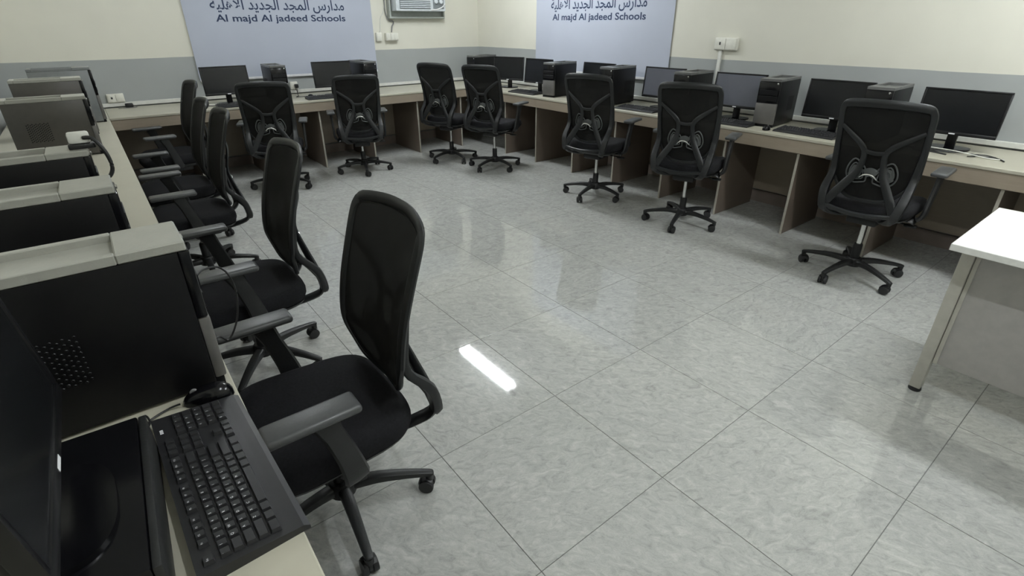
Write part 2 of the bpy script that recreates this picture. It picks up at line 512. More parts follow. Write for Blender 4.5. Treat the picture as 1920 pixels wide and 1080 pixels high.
# ------------------------------------------------------------------ office chair
def lerp_tab(tab, x):
    for (a, b), (c, d) in zip(tab, tab[1:]):
        if x <= c:
            t = min(max((x-a)/(c-a), 0), 1)
            return b + (d-b)*t
    return tab[-1][1]
YTAB = [(0.44, -0.222), (0.50, -0.205), (0.60, -0.205), (0.70, -0.217), (0.80, -0.240), (0.90, -0.270), (1.00, -0.303), (1.06, -0.324)]
def back_y(x, z, off=0.0):
    return lerp_tab(YTAB, z) + 0.9*x*x - off
def chair_meshes():
    M = {}
    # seat cushion: superellipse rings
    def outline(sx, sy, n=40, p=4.5, taper=0.06):
        o = []
        for k in range(n):
            a = 2*PI*k/n
            c, s = math.cos(a), math.sin(a)
            x = math.copysign(abs(c)**(2/p), c)*sx
            y = math.copysign(abs(s)**(2/p), s)*sy
            x *= 1 + taper*(y/sy)
            o.append((x, y))
        return o
    mb = MB()
    rings = [(0.90, 0.385), (0.97, 0.392), (1.0, 0.412), (1.0, 0.432), (0.975, 0.450), (0.90, 0.460), (0.6, 0.464), (0.25, 0.462)]
    vs, n = [], 40
    for s, z in rings:
        for x, y in outline(0.247*s, 0.245*s):
            drop = -0.030*max(0, (y-0.12)/0.125)**2 if z > 0.40 else -0.012*max(0, (y-0.12)/0.125)**2
            vs.append((x, y+0.022, z + drop + (0.012*(x/0.25)**2 if z > 0.44 else 0)))
    fs = []
    for i in range(len(rings)-1):
        for k in range(n):
            fs.append((i*n+k, i*n+(k+1) % n, (i+1)*n+(k+1) % n, (i+1)*n+k))
    fs += [tuple(range(n-1, -1, -1)), tuple((len(rings)-1)*n+k for k in range(n))]
    M['seat'] = mb.add(vs, fs).mesh('seat', 'seat_fabric', angle=60)
    # plastic pan under the cushion, sweeping up behind
    mb = MB()
    vs = []
    rings = [(0.55, 0.355), (0.80, 0.358), (0.93, 0.372), (0.955, 0.3845)]
    for s, z in rings:
        for x, y in outline(0.245*s, 0.245*s):
            vs.append((x, y+0.018, z))
    fs = []
    for i in range(len(rings)-1):
        for k in range(n):
            fs.append((i*n+k, i*n+(k+1) % n, (i+1)*n+(k+1) % n, (i+1)*n+k))
    fs += [tuple(range(n-1, -1, -1)), tuple((len(rings)-1)*n+k for k in range(n))]
    M['seat_pan'] = mb.add(vs, fs).mesh('seat_pan', 'plastic_black', angle=60)
    # mesh back panel
    def halfw(z):
        return lerp_tab([(0.47, 0.095), (0.50, 0.125), (0.55, 0.165), (0.60, 0.197), (0.64, 0.210), (0.70, 0.213), (0.85, 0.214), (1.00, 0.214), (1.025, 0.200), (1.045, 0.16)], z)
    zs = [0.485, 0.51, 0.54, 0.58, 0.62, 0.67, 0.73, 0.79, 0.85, 0.91, 0.96, 0.99, 1.01, 1.025]
    nu = 10
    vs = []
    for side in (0.003, -0.003):
        for z in zs:
            for k in range(nu+1):
                x = (2*k/nu-1)*halfw(z)
                vs.append((x, back_y(x, z)+side, z + (0.010*(1-(x/0.2)**2) if z > 1.0 else 0)))
    fs = []
    m = len(zs)*(nu+1)
    for i in range(len(zs)-1):
        for k in range(nu):
            a = i*(nu+1)+k
            fs.append((a, a+1, a+nu+2, a+nu+1))
            fs.append((m+a+1, m+a, m+a+nu+1, m+a+nu+2))
    for i in range(len(zs)-1):
        for k in (0, nu):
            a = i*(nu+1)+k
            q = (a, a+nu+1, m+a+nu+1, m+a)
            fs.append(q if k == 0 else q[::-1])
    for k in range(nu):
        fs.append((k+1, k, m+k, m+k+1))
        a = (len(zs)-1)*(nu+1)+k
        fs.append((a, a+1, m+a+1, m+a))
    M['mesh_panel'] = MB().add(vs, fs).mesh('mesh_panel', 'chair_mesh', angle=60)
    # outer frame loop round the mesh
    loop = []
    right = [(0.0, 0.480), (0.080, 0.485), (0.128, 0.505), (0.170, 0.550), (0.203, 0.600), (0.215, 0.645), (0.217, 0.72), (0.218, 0.80), (0.219, 0.90), (0.220, 0.980), (0.212, 1.018), (0.185, 1.036), (0.09, 1.045), (0.0, 1.047)]
    pts = right + [(-x, z) for x, z in right[-2:0:-1]]
    def q(x, z, off=0.004): return (x, back_y(x, z, off), z)
    wtab = []
    for x, z in pts:
        wtab.append(0.046 if z > 1.03 else (0.036 if z > 0.6 else 0.022))
    M['back_frame'] = MB().sweep([q(x, z) for x, z in pts], wtab, 0.020, hint=(0, 1, 0.0), n=8, closed=True, smooth=3, sq=0.75).mesh('back_frame', 'frame_plastic', angle=50)
    # rear spine: V rails, wishbone, posts, upper arms, bottom bar
    mb = MB()
    CZ = 0.425
    for s in (-1, 1):
        corner = (s*0.190, -0.288, CZ)
        # outer branch up to the frame
        mb.sweep([(s*0.172, -0.280, CZ-0.008), corner, (s*0.207, -0.264, 0.52), (s*0.209, back_y(0.209, 0.62, 0.022), 0.62), (s*0.212, back_y(0.212, 0.74, 0.012), 0.74), (s*0.214, back_y(0.214, 0.84, 0.006), 0.84)],
                 [0.040, 0.056, 0.056, 0.044, 0.028, 0.014], [0.030, 0.040, 0.036, 0.028, 0.020, 0.012], hint=(0, 1, 0.25), sq=0.75)
        # inner branch, the wishbone leg
        mb.sweep([corner, (s*0.152, -0.276, 0.500), (s*0.108, -0.259, 0.575), (s*0.074, -0.247, 0.635), (s*0.056, back_y(0.05, 0.70, 0.026), 0.70), (s*0.054, back_y(0.05, 0.77, 0.024), 0.77), (s*0.085, back_y(0.085, 0.815, 0.022), 0.815), (s*0.150, back_y(0.15, 0.865, 0.016), 0.865), (s*0.205, back_y(0.205, 0.905, 0.010), 0.905)],
                 [0.046, 0.050, 0.048, 0.044, 0.034, 0.032, 0.034, 0.030, 0.022], [0.026, 0.024, 0.022, 0.020, 0.016, 0.016, 0.016, 0.014, 0.010], hint=(0, 1, 0.25), sq=0.75)
        # foot running forward under the seat
        mb.sweep([corner, (s*0.165, -0.262, 0.385), (s*0.12, -0.16, 0.352), (s*0.06, -0.06, 0.345)], [0.045, 0.05, 0.05, 0.04], 0.022, hint=(0, 0.4, 1), sq=0.75)
    mb.sweep([(-0.190, -0.288, CZ+0.008), (-0.10, -0.306, CZ-0.004), (0, -0.312, CZ-0.010), (0.10, -0.306, CZ-0.004), (0.190, -0.288, CZ+0.008)], 0.028, 0.022, hint=(0, 1, 0.3), sq=0.8)
    mb.sweep([(-0.055, back_y(0.05, 0.775, 0.024), 0.775), (0, back_y(0, 0.768, 0.026), 0.768), (0.055, back_y(0.05, 0.775, 0.024), 0.775)], 0.026, 0.014, hint=(0, 1, 0.2), sq=0.8)
    M['spine'] = mb.mesh('spine', 'frame_plastic', angle=50)
    # lumbar pad with two ribbed lobes
    mb = MB()
    for s in (-1, 1):
        lobe = [(s*0.018, 0.60), (s*0.045, 0.585), (s*0.085, 0.578), (s*0.118, 0.598), (s*0.132, 0.640), (s*0.120, 0.690), (s*0.095, 0.720), (s*0.062, 0.700), (s*0.030, 0.665)]
        mb.sweep([(x, back_y(x, z, 0.014), z) for x, z in lobe], 0.009, 0.007, hint=(0, 1, 0), closed=True, n=6, smooth=3)
        ctr0 = Vector((s*0.078, 0.642))
        mb.sweep([(s*0.05, back_y(0.05, 0.635, 0.0115), 0.635), (s*0.085, back_y(0.085, 0.642, 0.0115), 0.642), (s*0.110, back_y(0.11, 0.650, 0.0115), 0.650)], [0.05, 0.085, 0.06], 0.004, hint=(0, 1, 0), n=10)
        for kk in (0.35, 0.68):
            ctr = Vector((s*0.078, 0.642))
            sm = [(ctr.x+(x-ctr.x)*kk, ctr.y+(z-ctr.y)*kk) for x, z in lobe]
            mb.sweep([(x, back_y(x, z, 0.013), z) for x, z in sm], 0.008, 0.006, hint=(0, 1, 0), closed=True, n=6, smooth=2)
    mb.sweep([(-0.03, back_y(0.03, 0.64, 0.016), 0.64), (0, back_y(0, 0.655, 0.018), 0.655), (0.03, back_y(0.03, 0.64, 0.016), 0.64)], 0.05, 0.008, hint=(0, 1, 0), n=6)
    M['lumbar_support'] = mb.mesh('lumbar_support', 'lumbar_grey', angle=60)
    M['lumbar_handle'] = MB().sweep([(-0.046, -0.256, 0.622), (-0.026, -0.262, 0.640), (0, -0.265, 0.647), (0.026, -0.262, 0.640), (0.046, -0.256, 0.622)], 0.010, 0.009, hint=(0, 1, 0), n=8).mesh('lumbar_handle', 'chrome')
    # arm (right side, mirrored for left)
    for s, nm in ((1, 'R'), (-1, 'L')):
        M['arm_post'+nm] = MB().sweep([(s*0.13, 0.015, 0.350), (s*0.225, 0.015, 0.356), (s*0.272, 0.018, 0.385), (s*0.280, 0.034, 0.470), (s*0.284, 0.062, 0.570), (s*0.285, 0.085, 0.638)],
                                      [0.075, 0.080, 0.078, 0.066, 0.060, 0.075], [0.018, 0.022, 0.026, 0.024, 0.024, 0.030], hint=(1, 0, 0.25) if False else (s*1, 0, 0.35), sq=0.6).mesh('arm_post', 'plastic_dark', angle=50)
        mb = MB().rbox(s*0.285-0.042, s*0.285+0.042, -0.012, 0.228, 0.636, 0.662, 0.012, 3)
        M['arm_pad'+nm] = mb.mesh('arm_pad', 'arm_plastic', angle=50)
    # mechanism + lever
    M['mechanism'] = MB().rbox(-0.085, 0.085, -0.12, 0.12, 0.298, 0.354, 0.012).mesh('mechanism', 'plastic_black')
    mb = MB().tube([(0.08, 0.03, 0.325), (0.15, 0.035, 0.322), (0.205, 0.04, 0.316)], 0.006)
    mb.rbox(0.195, 0.262, 0.018, 0.062, 0.306, 0.320, 0.006)
    M['lever'] = mb.mesh('lever', 'plastic_black')
    M['gas_lift'] = MB().lathe([(0.0145, 0.12), (0.0145, 0.315)], 16).mesh('gas_lift', 'chrome')
    M['column'] = MB().lathe([(0.0265, 0.075), (0.0265, 0.215), (0.024, 0.222), (0.016, 0.224)], 18).mesh('column', 'plastic_black')
    M['hub'] = MB().lathe([(0.030, 0.066), (0.046, 0.070), (0.048, 0.112), (0.040, 0.126), (0.028, 0.130)], 20).mesh('hub', 'plastic_black')
    # star-base leg pointing +x, castor at the tip
    mb = MB()
    sec = [(0.030, 0.098, 0.046, 0.042), (0.12, 0.104, 0.040, 0.034), (0.22, 0.094, 0.034, 0.026), (0.298, 0.080, 0.028, 0.020), (0.312, 0.076, 0.022, 0.014)]
    mb.sweep([(x, 0, z) for x, z, w, t in sec], [s_[2] for s_ in sec], [s_[3] for s_ in sec], hint=(0, 0, 1), n=10, smooth=3, sq=0.6)
    mb.lathe([(0.014, 0.052), (0.016, 0.078)], 12, Matrix.Translation((0.300, 0, 0)))
    M['leg'] = mb.mesh('leg', 'plastic_dark', angle=50)
    mb = MB()
    for s in (-1, 1):
        mb.lathe([(0.018, -0.010), (0.0265, -0.008), (0.0275, 0.0), (0.0265, 0.008), (0.018, 0.010)], 18, Matrix.Translation((-0.012, s*0.016, 0.0275)) @ Matrix.Rotation(PI/2, 4, 'X'))
    M['wheels'] = mb.mesh('castor', 'castor_black', angle=50)
    mb = MB().rbox(-0.022, 0.010, -0.007, 0.007, 0.020, 0.056, 0.004)
    mb.sweep([(-0.040, 0, 0.036), (-0.030, 0, 0.052), (-0.008, 0, 0.0585), (0.010, 0, 0.050)], 0.040, 0.006, hint=(0.3, 0, 1), n=6)
    M['hood'] = mb.mesh('castor_hood', 'plastic_black')
    return M
CM = chair_meshes()
CH_GROUP = 'black mesh swivel chairs of the computer room'
def chair(label, x, y, facing, phase, lift):
    """facing: world angle in degrees of the sitter's view; phase: world angle of one leg"""
    rz = R(facing-90)
    t = thing('office_chair', label, 'chair', (x, y, 0), rz, CH_GROUP)
    up = (0, 0, lift)
    link('seat', CM['seat'], t, up)
    link('seat_pan', CM['seat_pan'], t, up)
    link('back_frame', CM['back_frame'], t, up)
    link('mesh_panel', CM['mesh_panel'], t, up)
    link('spine', CM['spine'], t, up)
    lu = link('lumbar_support', CM['lumbar_support'], t, up)
    lh = link('lumbar_handle', CM['lumbar_handle'], lu)
    for s in 'LR':
        a = link('armrest', CM['arm_post'+s], t, up)
        link('arm_pad', CM['arm_pad'+s], a)
    mc = link('mechanism', CM['mechanism'], t, up)
    link('lever', CM['lever'], mc)
    link('gas_lift', CM['gas_lift'], t, up)
    link('column', CM['column'], t)
    link('hub', CM['hub'], t)
    for k in range(5):
        a = R(phase) + 2*PI*k/5 - rz
        lg = link('leg', CM['leg'], t, (0, 0, 0), (0, 0, a))
        sp = random.uniform(-0.9, 0.9)
        cs = link('castor', CM['wheels'], lg, (0.300, 0, 0), (0, 0, sp))
        link('castor_hood', CM['hood'], lg, (0.300, 0, 0), (0, 0, sp))
    return t
chair('black mesh chair at the bannerless desk row, first from the flat computer case', 0.328, 1.390, 180, -25, -0.004)
chair('black mesh chair at the bannerless desk row, second from the flat computer case', 0.343, 2.445, 180, 21, 0.0)
chair('black mesh chair at the bannerless desk row, third from the flat computer case', 0.335, 3.80, 180, -20, -0.012)
chair('black mesh chair at the bannerless desk row, fourth from the flat computer case', 0.362, 4.64, 180, -38, -0.03)
chair('black mesh chair at the bannerless desk row, fifth from the flat computer case', 0.470, 5.715, 184, 10, 0.010)
chair('black mesh chair in front of the widest banner, next to the bannerless desk row', 1.36, 5.62, 71, 20, 0.0)
chair('black mesh chair in front of the widest banner, second from the bannerless desk row', 2.296, 5.729, 72, 36, 0.0)
chair('black mesh chair below the air conditioner, pushed close behind another chair in the corner', 3.37, 5.545, 23, 50, 0.075)
chair('black mesh chair near the room corner, fourth from the white teacher desk', 3.556, 4.895, 22, 54, 0.08)
chair('black mesh chair at the long banner wall desk, third from the white teacher desk', 3.677, 3.398, 16, 52, 0.08)
chair('black mesh chair at the long banner wall desk, second from the white teacher desk', 3.686, 2.401, 19, 57, 0.085)
chair('black mesh chair at the long banner wall desk, closest to the white teacher desk', 3.728, 1.081, 4, 26, 0.085)

# ------------------------------------------------------------------ computers
def facing_rz(deg): return R(deg-90)
TW, TD_, TH = 0.165, 0.42, 0.368
def tower_meshes(w, d, h, side):
    M = {}
    x, y = w/2, d/2
    M['case'] = MB().rbox(-x, x, -y, y-0.022, 0.008, h-0.022, 0.003).mesh('case', side, angle=30)
    M['top_panel'] = None
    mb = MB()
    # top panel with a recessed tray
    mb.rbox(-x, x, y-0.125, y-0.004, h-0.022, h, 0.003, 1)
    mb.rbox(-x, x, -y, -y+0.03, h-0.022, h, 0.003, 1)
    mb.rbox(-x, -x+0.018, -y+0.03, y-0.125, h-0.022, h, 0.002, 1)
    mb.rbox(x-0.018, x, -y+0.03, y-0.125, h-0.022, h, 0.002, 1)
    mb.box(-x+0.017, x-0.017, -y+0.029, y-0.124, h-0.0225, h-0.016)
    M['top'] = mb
    mb = MB().rbox(-x+0.001, x-0.001, y-0.022, y, h*0.50, h-0.0225, 0.004)
    M['front_upper'] = mb.mesh('front_upper', 'gloss_black', angle=30)
    mb = MB().rbox(-x+0.001, x-0.001, y-0.022, y+0.002, 0.022, h*0.50-0.002, 0.004)
    M['front_lower'] = mb.mesh('front_lower', 'case_grey', angle=30)
    M['front_foot'] = MB().rbox(-x+0.002, x-0.002, y-0.024, y-0.004, 0.0, 0.021, 0.002).mesh('front_foot', 'case_black')
    mb = MB()
    for z in (h*0.72, h*0.60):
        mb.rbox(-x+0.012, x-0.012, y-0.001, y+0.003, z-0.019, z+0.019, 0.002, 1)
    M['drive_bay'] = mb.mesh('drive_bay', 'bezel', angle=30)
    M['power_button'] = MB().lathe([(0.007, 0), (0.007, 0.004), (0.005, 0.005)], 14, Matrix.Translation((-x+0.02, y-0.001, h-0.035)) @ Matrix.Rotation(-PI/2, 4, 'X')).mesh('power_button', 'chrome')
    # perforated vent on the user's-right side panel and the other one
    for s, nm in ((1, 'a'), (-1, 'b')):
        mb = MB()
        for iy in range(12):
            for iz in range(9):
                yy = -y+0.085+iy*0.0095
                zz = 0.115+iz*0.0125+(0.0055 if iy % 2 else 0)
                mb.lathe([(0.0036, 0), (0.0024, 0.0012)], 6, Matrix.Translation((s*x, yy, zz)) @ Matrix.Rotation(s*PI/2, 4, 'Y'))
        M['vent'+nm] = mb.mesh('vent_grille', 'case_black', angle=30)
    mb = MB()
    for sx in (-1, 1):
        mb.rbox(sx*(x-0.03)-0.012, sx*(x-0.03)+0.012, -y+0.02, -y+0.05, 0.0, 0.0085, 0.001, 1)
    M['feet'] = mb.mesh('feet', 'case_black')
    return M
TM = {}
T_GROUP = 'black tower computers on the desks'
def tower(label, x, y, facing, top='case_top_sheen_dim', side='case_black', w=TW, d=TD_, h=TH, name='tower_computer'):
    key = (w, d, h, side)
    if key not in TM:
        TM[key] = tower_meshes(w, d, h, side)
        TM[key]['tops'] = {}
    m = TM[key]
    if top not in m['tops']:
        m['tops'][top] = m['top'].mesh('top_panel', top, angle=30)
    t = thing(name, label, 'computer', (x, y, ZD), facing_rz(facing), T_GROUP)
    link('case', m['case'], t)
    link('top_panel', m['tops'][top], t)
    fu = link('front_upper', m['front_upper'], t)
    link('drive_bay', m['drive_bay'], fu)
    link('power_button', m['power_button'], fu)
    link('front_lower', m['front_lower'], t)
    link('front_foot', m['front_foot'], t)
    link('vent_grille', m['venta'], t)
    link('vent_grille', m['ventb'], t)
    link('feet', m['feet'], t)
    return t
def tower_front(label, fx, fy, facing, **kw):
    """place by the middle of the front face"""
    d = kw.get('d', TD_)
    a = R(facing)
    return tower(label, fx-math.cos(a)*d/2, fy-math.sin(a)*d/2, facing, **kw)
# along the banner wall (front faces the aisle, -x)
tower_front('black tower computer on the banner wall desk, first from the teacher desk', 4.275, 1.39, 182)
tower_front('black tower with grey lower front, beside the small mouse on the banner wall desk', 4.262, 2.155, 186)
tower_front('black tower computer on the banner wall desk under the cable trunking riser', 4.235, 2.955, 185)
tower_front('black tower computer on the banner wall desk, fourth from the teacher desk', 4.165, 3.805, 187)
tower_front('black tower computer on the banner wall desk, fifth from the teacher desk', 4.150, 4.655, 190)
tower_front('black tower computer standing alone in the corner below the air conditioner', 4.27, 6.40, 190)
# under the widest banner (front faces -y)
tower_front('black tower with pale lower front beside the wall socket under the widest banner', 1.685, 6.275, 268)
tower_front('black tower computer under the lower edge of the widest banner, next to the air conditioner', 2.725, 6.23, 272)
# bannerless row (front faces +x)
tower_front('black tower with pale sheen on recessed top at the desk edge behind the computer mouse', 0.078, 1.290, 0, top='case_top_sheen', w=0.158)
tower_front('black tower with pale sheen on recessed top, second tower of the bannerless desk row', -0.012, 1.880, 0, top='case_top_sheen', w=0.158)
tower_front('black tower with a cable and white plug draped over it on the bannerless desk', -0.055, 2.492, 0, top='case_top_sheen', w=0.158)
tower_front('tower with brownish reflection and pale top sheen on the bannerless desk, fourth in line', -0.020, 4.470, 0, top='case_top_sheen', side='case_reflect_brown', w=0.158)
tower_front('tall tower with brownish reflection tint on the bannerless desk, fifth in line', -0.012, 5.330, 0, top='case_top_sheen', side='case_reflect_brown', h=0.418)
tower_front('tall tower with grey reflection tint at the far end of the bannerless desk', 0.068, 5.985, 0, top='case_reflect_grey', side='case_reflect_grey', h=0.450)

def monitor_meshes(w=0.455, h=0.285):
    M = {}
    zb = 0.092
    def tilt(mb, s=0):
        return mb.xform(Matrix.Translation((0, 0, zb)) @ Matrix.Rotation(R(6), 4, 'X') @ Matrix.Translation((0, 0, -zb)), s)
    mb = MB()
    t, b = 0.012, 0.022
    # bezel frame built from four bars round the screen
    mb.rbox(-w/2, w/2, -0.012, 0.012, zb+h-t, zb+h, 0.003)
    mb.rbox(-w/2, w/2, -0.012, 0.012, zb, zb+b, 0.003)
    mb.rbox(-w/2, -w/2+t, -0.012, 0.012, zb+b, zb+h-t, 0.002)
    mb.rbox(w/2-t, w/2, -0.012, 0.012, zb+b, zb+h-t, 0.002)
    M['bezel'] = tilt(mb).mesh('bezel', 'bezel', angle=30)
    mb = MB().box(-w/2+t, w/2-t, -0.010, 0.0085, zb+b, zb+h-t)
    M['screen'] = tilt(mb)
    mb = MB().rbox(-w/2+0.012, w/2-0.012, -0.028, -0.0121, zb+0.012, zb+h-0.012, 0.007)
    mb.rbox(-0.11, 0.11, -0.050, -0.027, zb+0.04, zb+h-0.07, 0.01)
    M['back_cover'] = tilt(mb).mesh('back_cover', 'bezel', angle=30)
    mb = MB().rbox(-0.028, 0.028, -0.062, -0.034, 0.010, zb+0.11, 0.006)
    M['stand_neck'] = mb.mesh('stand_neck', 'bezel', angle=30)
    o = []
    for k in range(28):
        a = 2*PI*k/28
        c, s = math.cos(a), math.sin(a)
        o.append((math.copysign(abs(c)**0.7, c)*0.115, -0.03+math.copysign(abs(s)**0.7, s)*0.085))
    M['stand_base'] = MB().prism(o, 0, 0.011).mesh('stand_base', 'gloss_black', angle=30)
    mb = MB().rbox(-0.017, 0.017, 0.0118, 0.0128, zb+0.006, zb+0.014, 0.0004, 1)
    M['logo'] = tilt(mb).mesh('badge', 'print_white')
    return M
MM = monitor_meshes()
MS = {}
def monitor(label, x, y, facing, scr='screen', dz=0.0):
    if scr not in MS:
        MS[scr] = MM['screen'].mesh('screen', scr, smooth=False)
    t = thing('monitor', label, 'monitor', (x, y, ZD+dz), facing_rz(facing), 'flat black monitors on the desks')
    bz = link('bezel', MM['bezel'], t)
    link('badge', MM['logo'], bz)
    link('screen', MS[scr], t)
    link('back_cover', MM['back_cover'], t)
    link('stand_neck', MM['stand_neck'], t)
    link('stand_base', MM['stand_base'], t)
    return t
monitor('black monitor with tangled cables below, opposite the teacher desk', 4.43, 0.955, 181)
monitor('black monitor on the banner wall desk, second from the teacher desk', 4.45, 1.715, 181)
monitor('monitor with a bluish light on its screen between the small mouse and the trunking riser', 4.44, 2.52, 182, 'screen_light_tint')
monitor('monitor with a pale reflecting screen by the banner edge, fourth from the teacher desk', 4.46, 3.325, 182, 'screen_light_tint')
monitor('black monitor on the banner wall desk, fifth from the teacher desk', 4.46, 4.20, 181)
monitor('black monitor on the banner wall desk, sixth from the teacher desk', 4.42, 5.16, 184)
monitor('black monitor in the corner beside the lone tower computer', 4.40, 5.73, 200)
monitor('black monitor under the widest banner, close to the bannerless desk row', 1.185, 6.43, 272)
monitor('black monitor in the middle below the widest banner', 2.335, 6.43, 268)
# flat case with monitor on it, bannerless row
fc = thing('flat_computer', 'black slim computer case lying flat under a monitor on the bannerless desk', 'computer', (-0.272, 0.872, ZD), R(-2.3))
part('case', MB().rbox(-0.175, 0.170, -0.19, 0.19, 0.006, 0.098, 0.004), 'gloss_black', fc, angle=30)
part('front_strip', MB().rbox(0.1705, 0.183, -0.19, 0.19, 0.008, 0.096, 0.003), 'plastic_dark', fc, angle=30)
for sx in (-1, 1):
    for sy in (-1, 1):
        part('foot', MB().lathe([(0.012, 0), (0.012, 0.0065)], 12, Matrix.Translation((sx*0.14, sy*0.15, 0))), 'case_black', fc)
monitor('black monitor standing on the flat computer case', -0.190, 0.845, 0, dz=0.0985)

# ------------------------------------------------------------------ keyboards and mice
KW, KD = 0.445, 0.152
def text_mesh(body, size=1.0, offset=0.0):
    cu = bpy.data.curves.new('txt', 'FONT')
    cu.body = body
    cu.size = size
    cu.offset = offset
    cu.resolution_u = 3
    o = bpy.data.objects.new('txt', cu)
    C.objects.link(o)
    bpy.context.view_layer.update()
    me = bpy.data.meshes.new_from_object(o.evaluated_get(bpy.context.evaluated_depsgraph_get()))
    bpy.data.objects.remove(o)
    bpy.data.curves.remove(cu)
    vs = [tuple(v.co) for v in me.vertices]
    fs = [tuple(p.vertices) for p in me.polygons]
    bpy.data.meshes.remove(me)
    return vs, fs
ROWS = [  # key rows from the sitter's near side: (y, [(width, legend)...])
    (-0.043, [(1.5, ''), (1.25, ''), (1.25, ''), (5.5, ''), (1.25, ''), (1.25, ''), (1.5, ''), (1.5, '')]),
    (-0.0242, [(2.25, ''), *[(1, c) for c in 'ZXCVBNM'], (1, ','), (1, '.'), (1, '/'), (2.75, '')]),
    (-0.0054, [(1.75, ''), *[(1, c) for c in 'ASDFGHJKL'], (1, ';'), (1, "'"), (2.25, '')]),
    (0.0134, [(1.5, ''), *[(1, c) for c in 'QWERTYUIOP'], (1, '['), (1, ']'), (1.5, '')]),
    (0.0322, [*[(1, c) for c in '`1234567890-='], (2, '')]),
    (0.056, [(1, 'Esc'), (1, None), *[(1, 'F%d' % k) for k in range(1, 5)], (0.5, None), *[(1, 'F%d' % k) for k in range(5, 9)], (0.5, None), *[(1, 'F%d' % k) for k in range(9, 13)]]),
]
U = 0.0188
def key_layout():
    L = []
    for y, row in ROWS:
        x = -KW/2+0.012
        for w, c in row:
            if c is not None:
                L.append((x+w*U/2, y, w*U-0.0024, U-0.0024, c))
            x += w*U
    xn = -KW/2+0.012+15*U+0.006
    for y in (0.0322, 0.0134, 0.056):
        for k in range(3):
            L.append((xn+(k+0.5)*U, y, U-0.0024, U-0.0024, ''))
    for k in range(3):
        L.append((xn+(k+0.5)*U, -0.043, U-0.0024, U-0.0024, ''))
    L.append((xn+1.5*U, -0.0242, U-0.0024, U-0.0024, ''))
    xp = xn+3*U+0.006
    for r, y in enumerate((-0.043, -0.0242, -0.0054, 0.0134, 0.0322)):
        for k in range(4):
            if xp+(k+1)*U > KW/2-0.006: continue
            L.append((xp+(k+0.5)*U, y, U-0.0024, U-0.0024, ['0', '.', '', '', '1', '2', '3', '', '4', '5', '6', '+', '7', '8', '9', '', '', '/', '*', '-'][r*4+k]))
    return L
def key_mb(w, d, h=0.0068, mb=None, M=None):
    mb = mb or MB()
    o = len(mb.v)
    x, y, i = w/2, d/2, 0.0022
    mb.add([(-x, -y, 0), (x, -y, 0), (x, y, 0), (-x, y, 0), (-x+i, -y+i, h), (x-i, -y+i, h), (x-i, y-i*0.6, h), (-x+i, y-i*0.6, h)],
           [(0, 3, 2, 1), (4, 5, 6, 7), (0, 1, 5, 4), (1, 2, 6, 5), (2, 3, 7, 6), (3, 0, 4, 7)])
    if M is not None: mb.xform(M, o)
    return mb
def kb_body():
    y = KD/2
    mb = MB()
    prof = [(-y-0.016, 0.0), (-y-0.016, 0.007), (-y-0.006, 0.0135), (-y+0.012, 0.0145), (y, 0.026), (y, 0.004), (y-0.01, 0.0)]
    n = len(prof)
    vs = [(-KW/2, a, b) for a, b in prof] + [(KW/2, a, b) for a, b in prof]
    fs = [tuple(range(n-1, -1, -1)), tuple(range(n, 2*n))] + [(k, (k+1) % n, n+(k+1) % n, n+k) for k in range(n)]
    return mb.add(vs, fs)
SL = math.atan2(0.0115, KD-0.012)
def on_kb(x, y, dz=0.0):
    return Matrix.Translation((x, y, 0.0150+(y+KD/2-0.012)*math.tan(SL)+dz)) @ Matrix.Rotation(SL, 4, 'X')
def keyboard_detailed(label, x, y, facing):
    t = thing('keyboard', label, 'keyboard', (x, y, ZD), facing_rz(facing), 'black keyboards on the desks')
    part('body', kb_body(), 'kb_body', t, smooth=False)
    cache = {}
    leg = MB()
    for kx, ky, w, d, c in key_layout():
        k = (round(w, 4), round(d, 4))
        if k not in cache:
            cache[k] = key_mb(w, d).mesh('key', 'key_black', smooth=False)
        M = on_kb(kx, ky)
        o = link('key', cache[k], t, M.translation, M.to_euler())
        if c:
            vs, fs = text_mesh(c, 0.0062 if len(c) == 1 else 0.0045)
            leg.add([tuple(M @ Vector((vx-0.006, vy+0.0005, 0.00695))) for vx, vy, _ in vs], fs)
    part('key_legends', leg, 'print_white', t, smooth=False, kind='stuff')
    # small pale maker's mark above the number pad
    mk = MB()
    for ox in (0.0, 0.005, 0.010):
        mk.add([tuple(on_kb(KW/2-0.060+ox+a, 0.0635+b) @ Vector((0, 0, 0.0008))) for a, b in ((0, -0.003), (0.0038, -0.003), (0.0038, 0.003), (0, 0.003))], [(0, 1, 2, 3)])
    part('maker_mark', mk, 'print_white', t, smooth=False)
    return t
_kb_simple = None
def keyboard(label, x, y, facing):
    global _kb_simple
    if _kb_simple is None:
        ks = MB()
        for kx, ky, w, d, c in key_layout():
            key_mb(w, d, mb=ks, M=on_kb(kx, ky))
        _kb_simple = (kb_body().mesh('body', 'kb_body', smooth=False), ks.mesh('keys', 'key_black', smooth=False))
    t = thing('keyboard', label, 'keyboard', (x, y, ZD), facing_rz(facing), 'black keyboards on the desks')
    link('body', _kb_simple[0], t)
    k = link('keys', _kb_simple[1], t)
    k['kind'] = 'stuff'
    return t
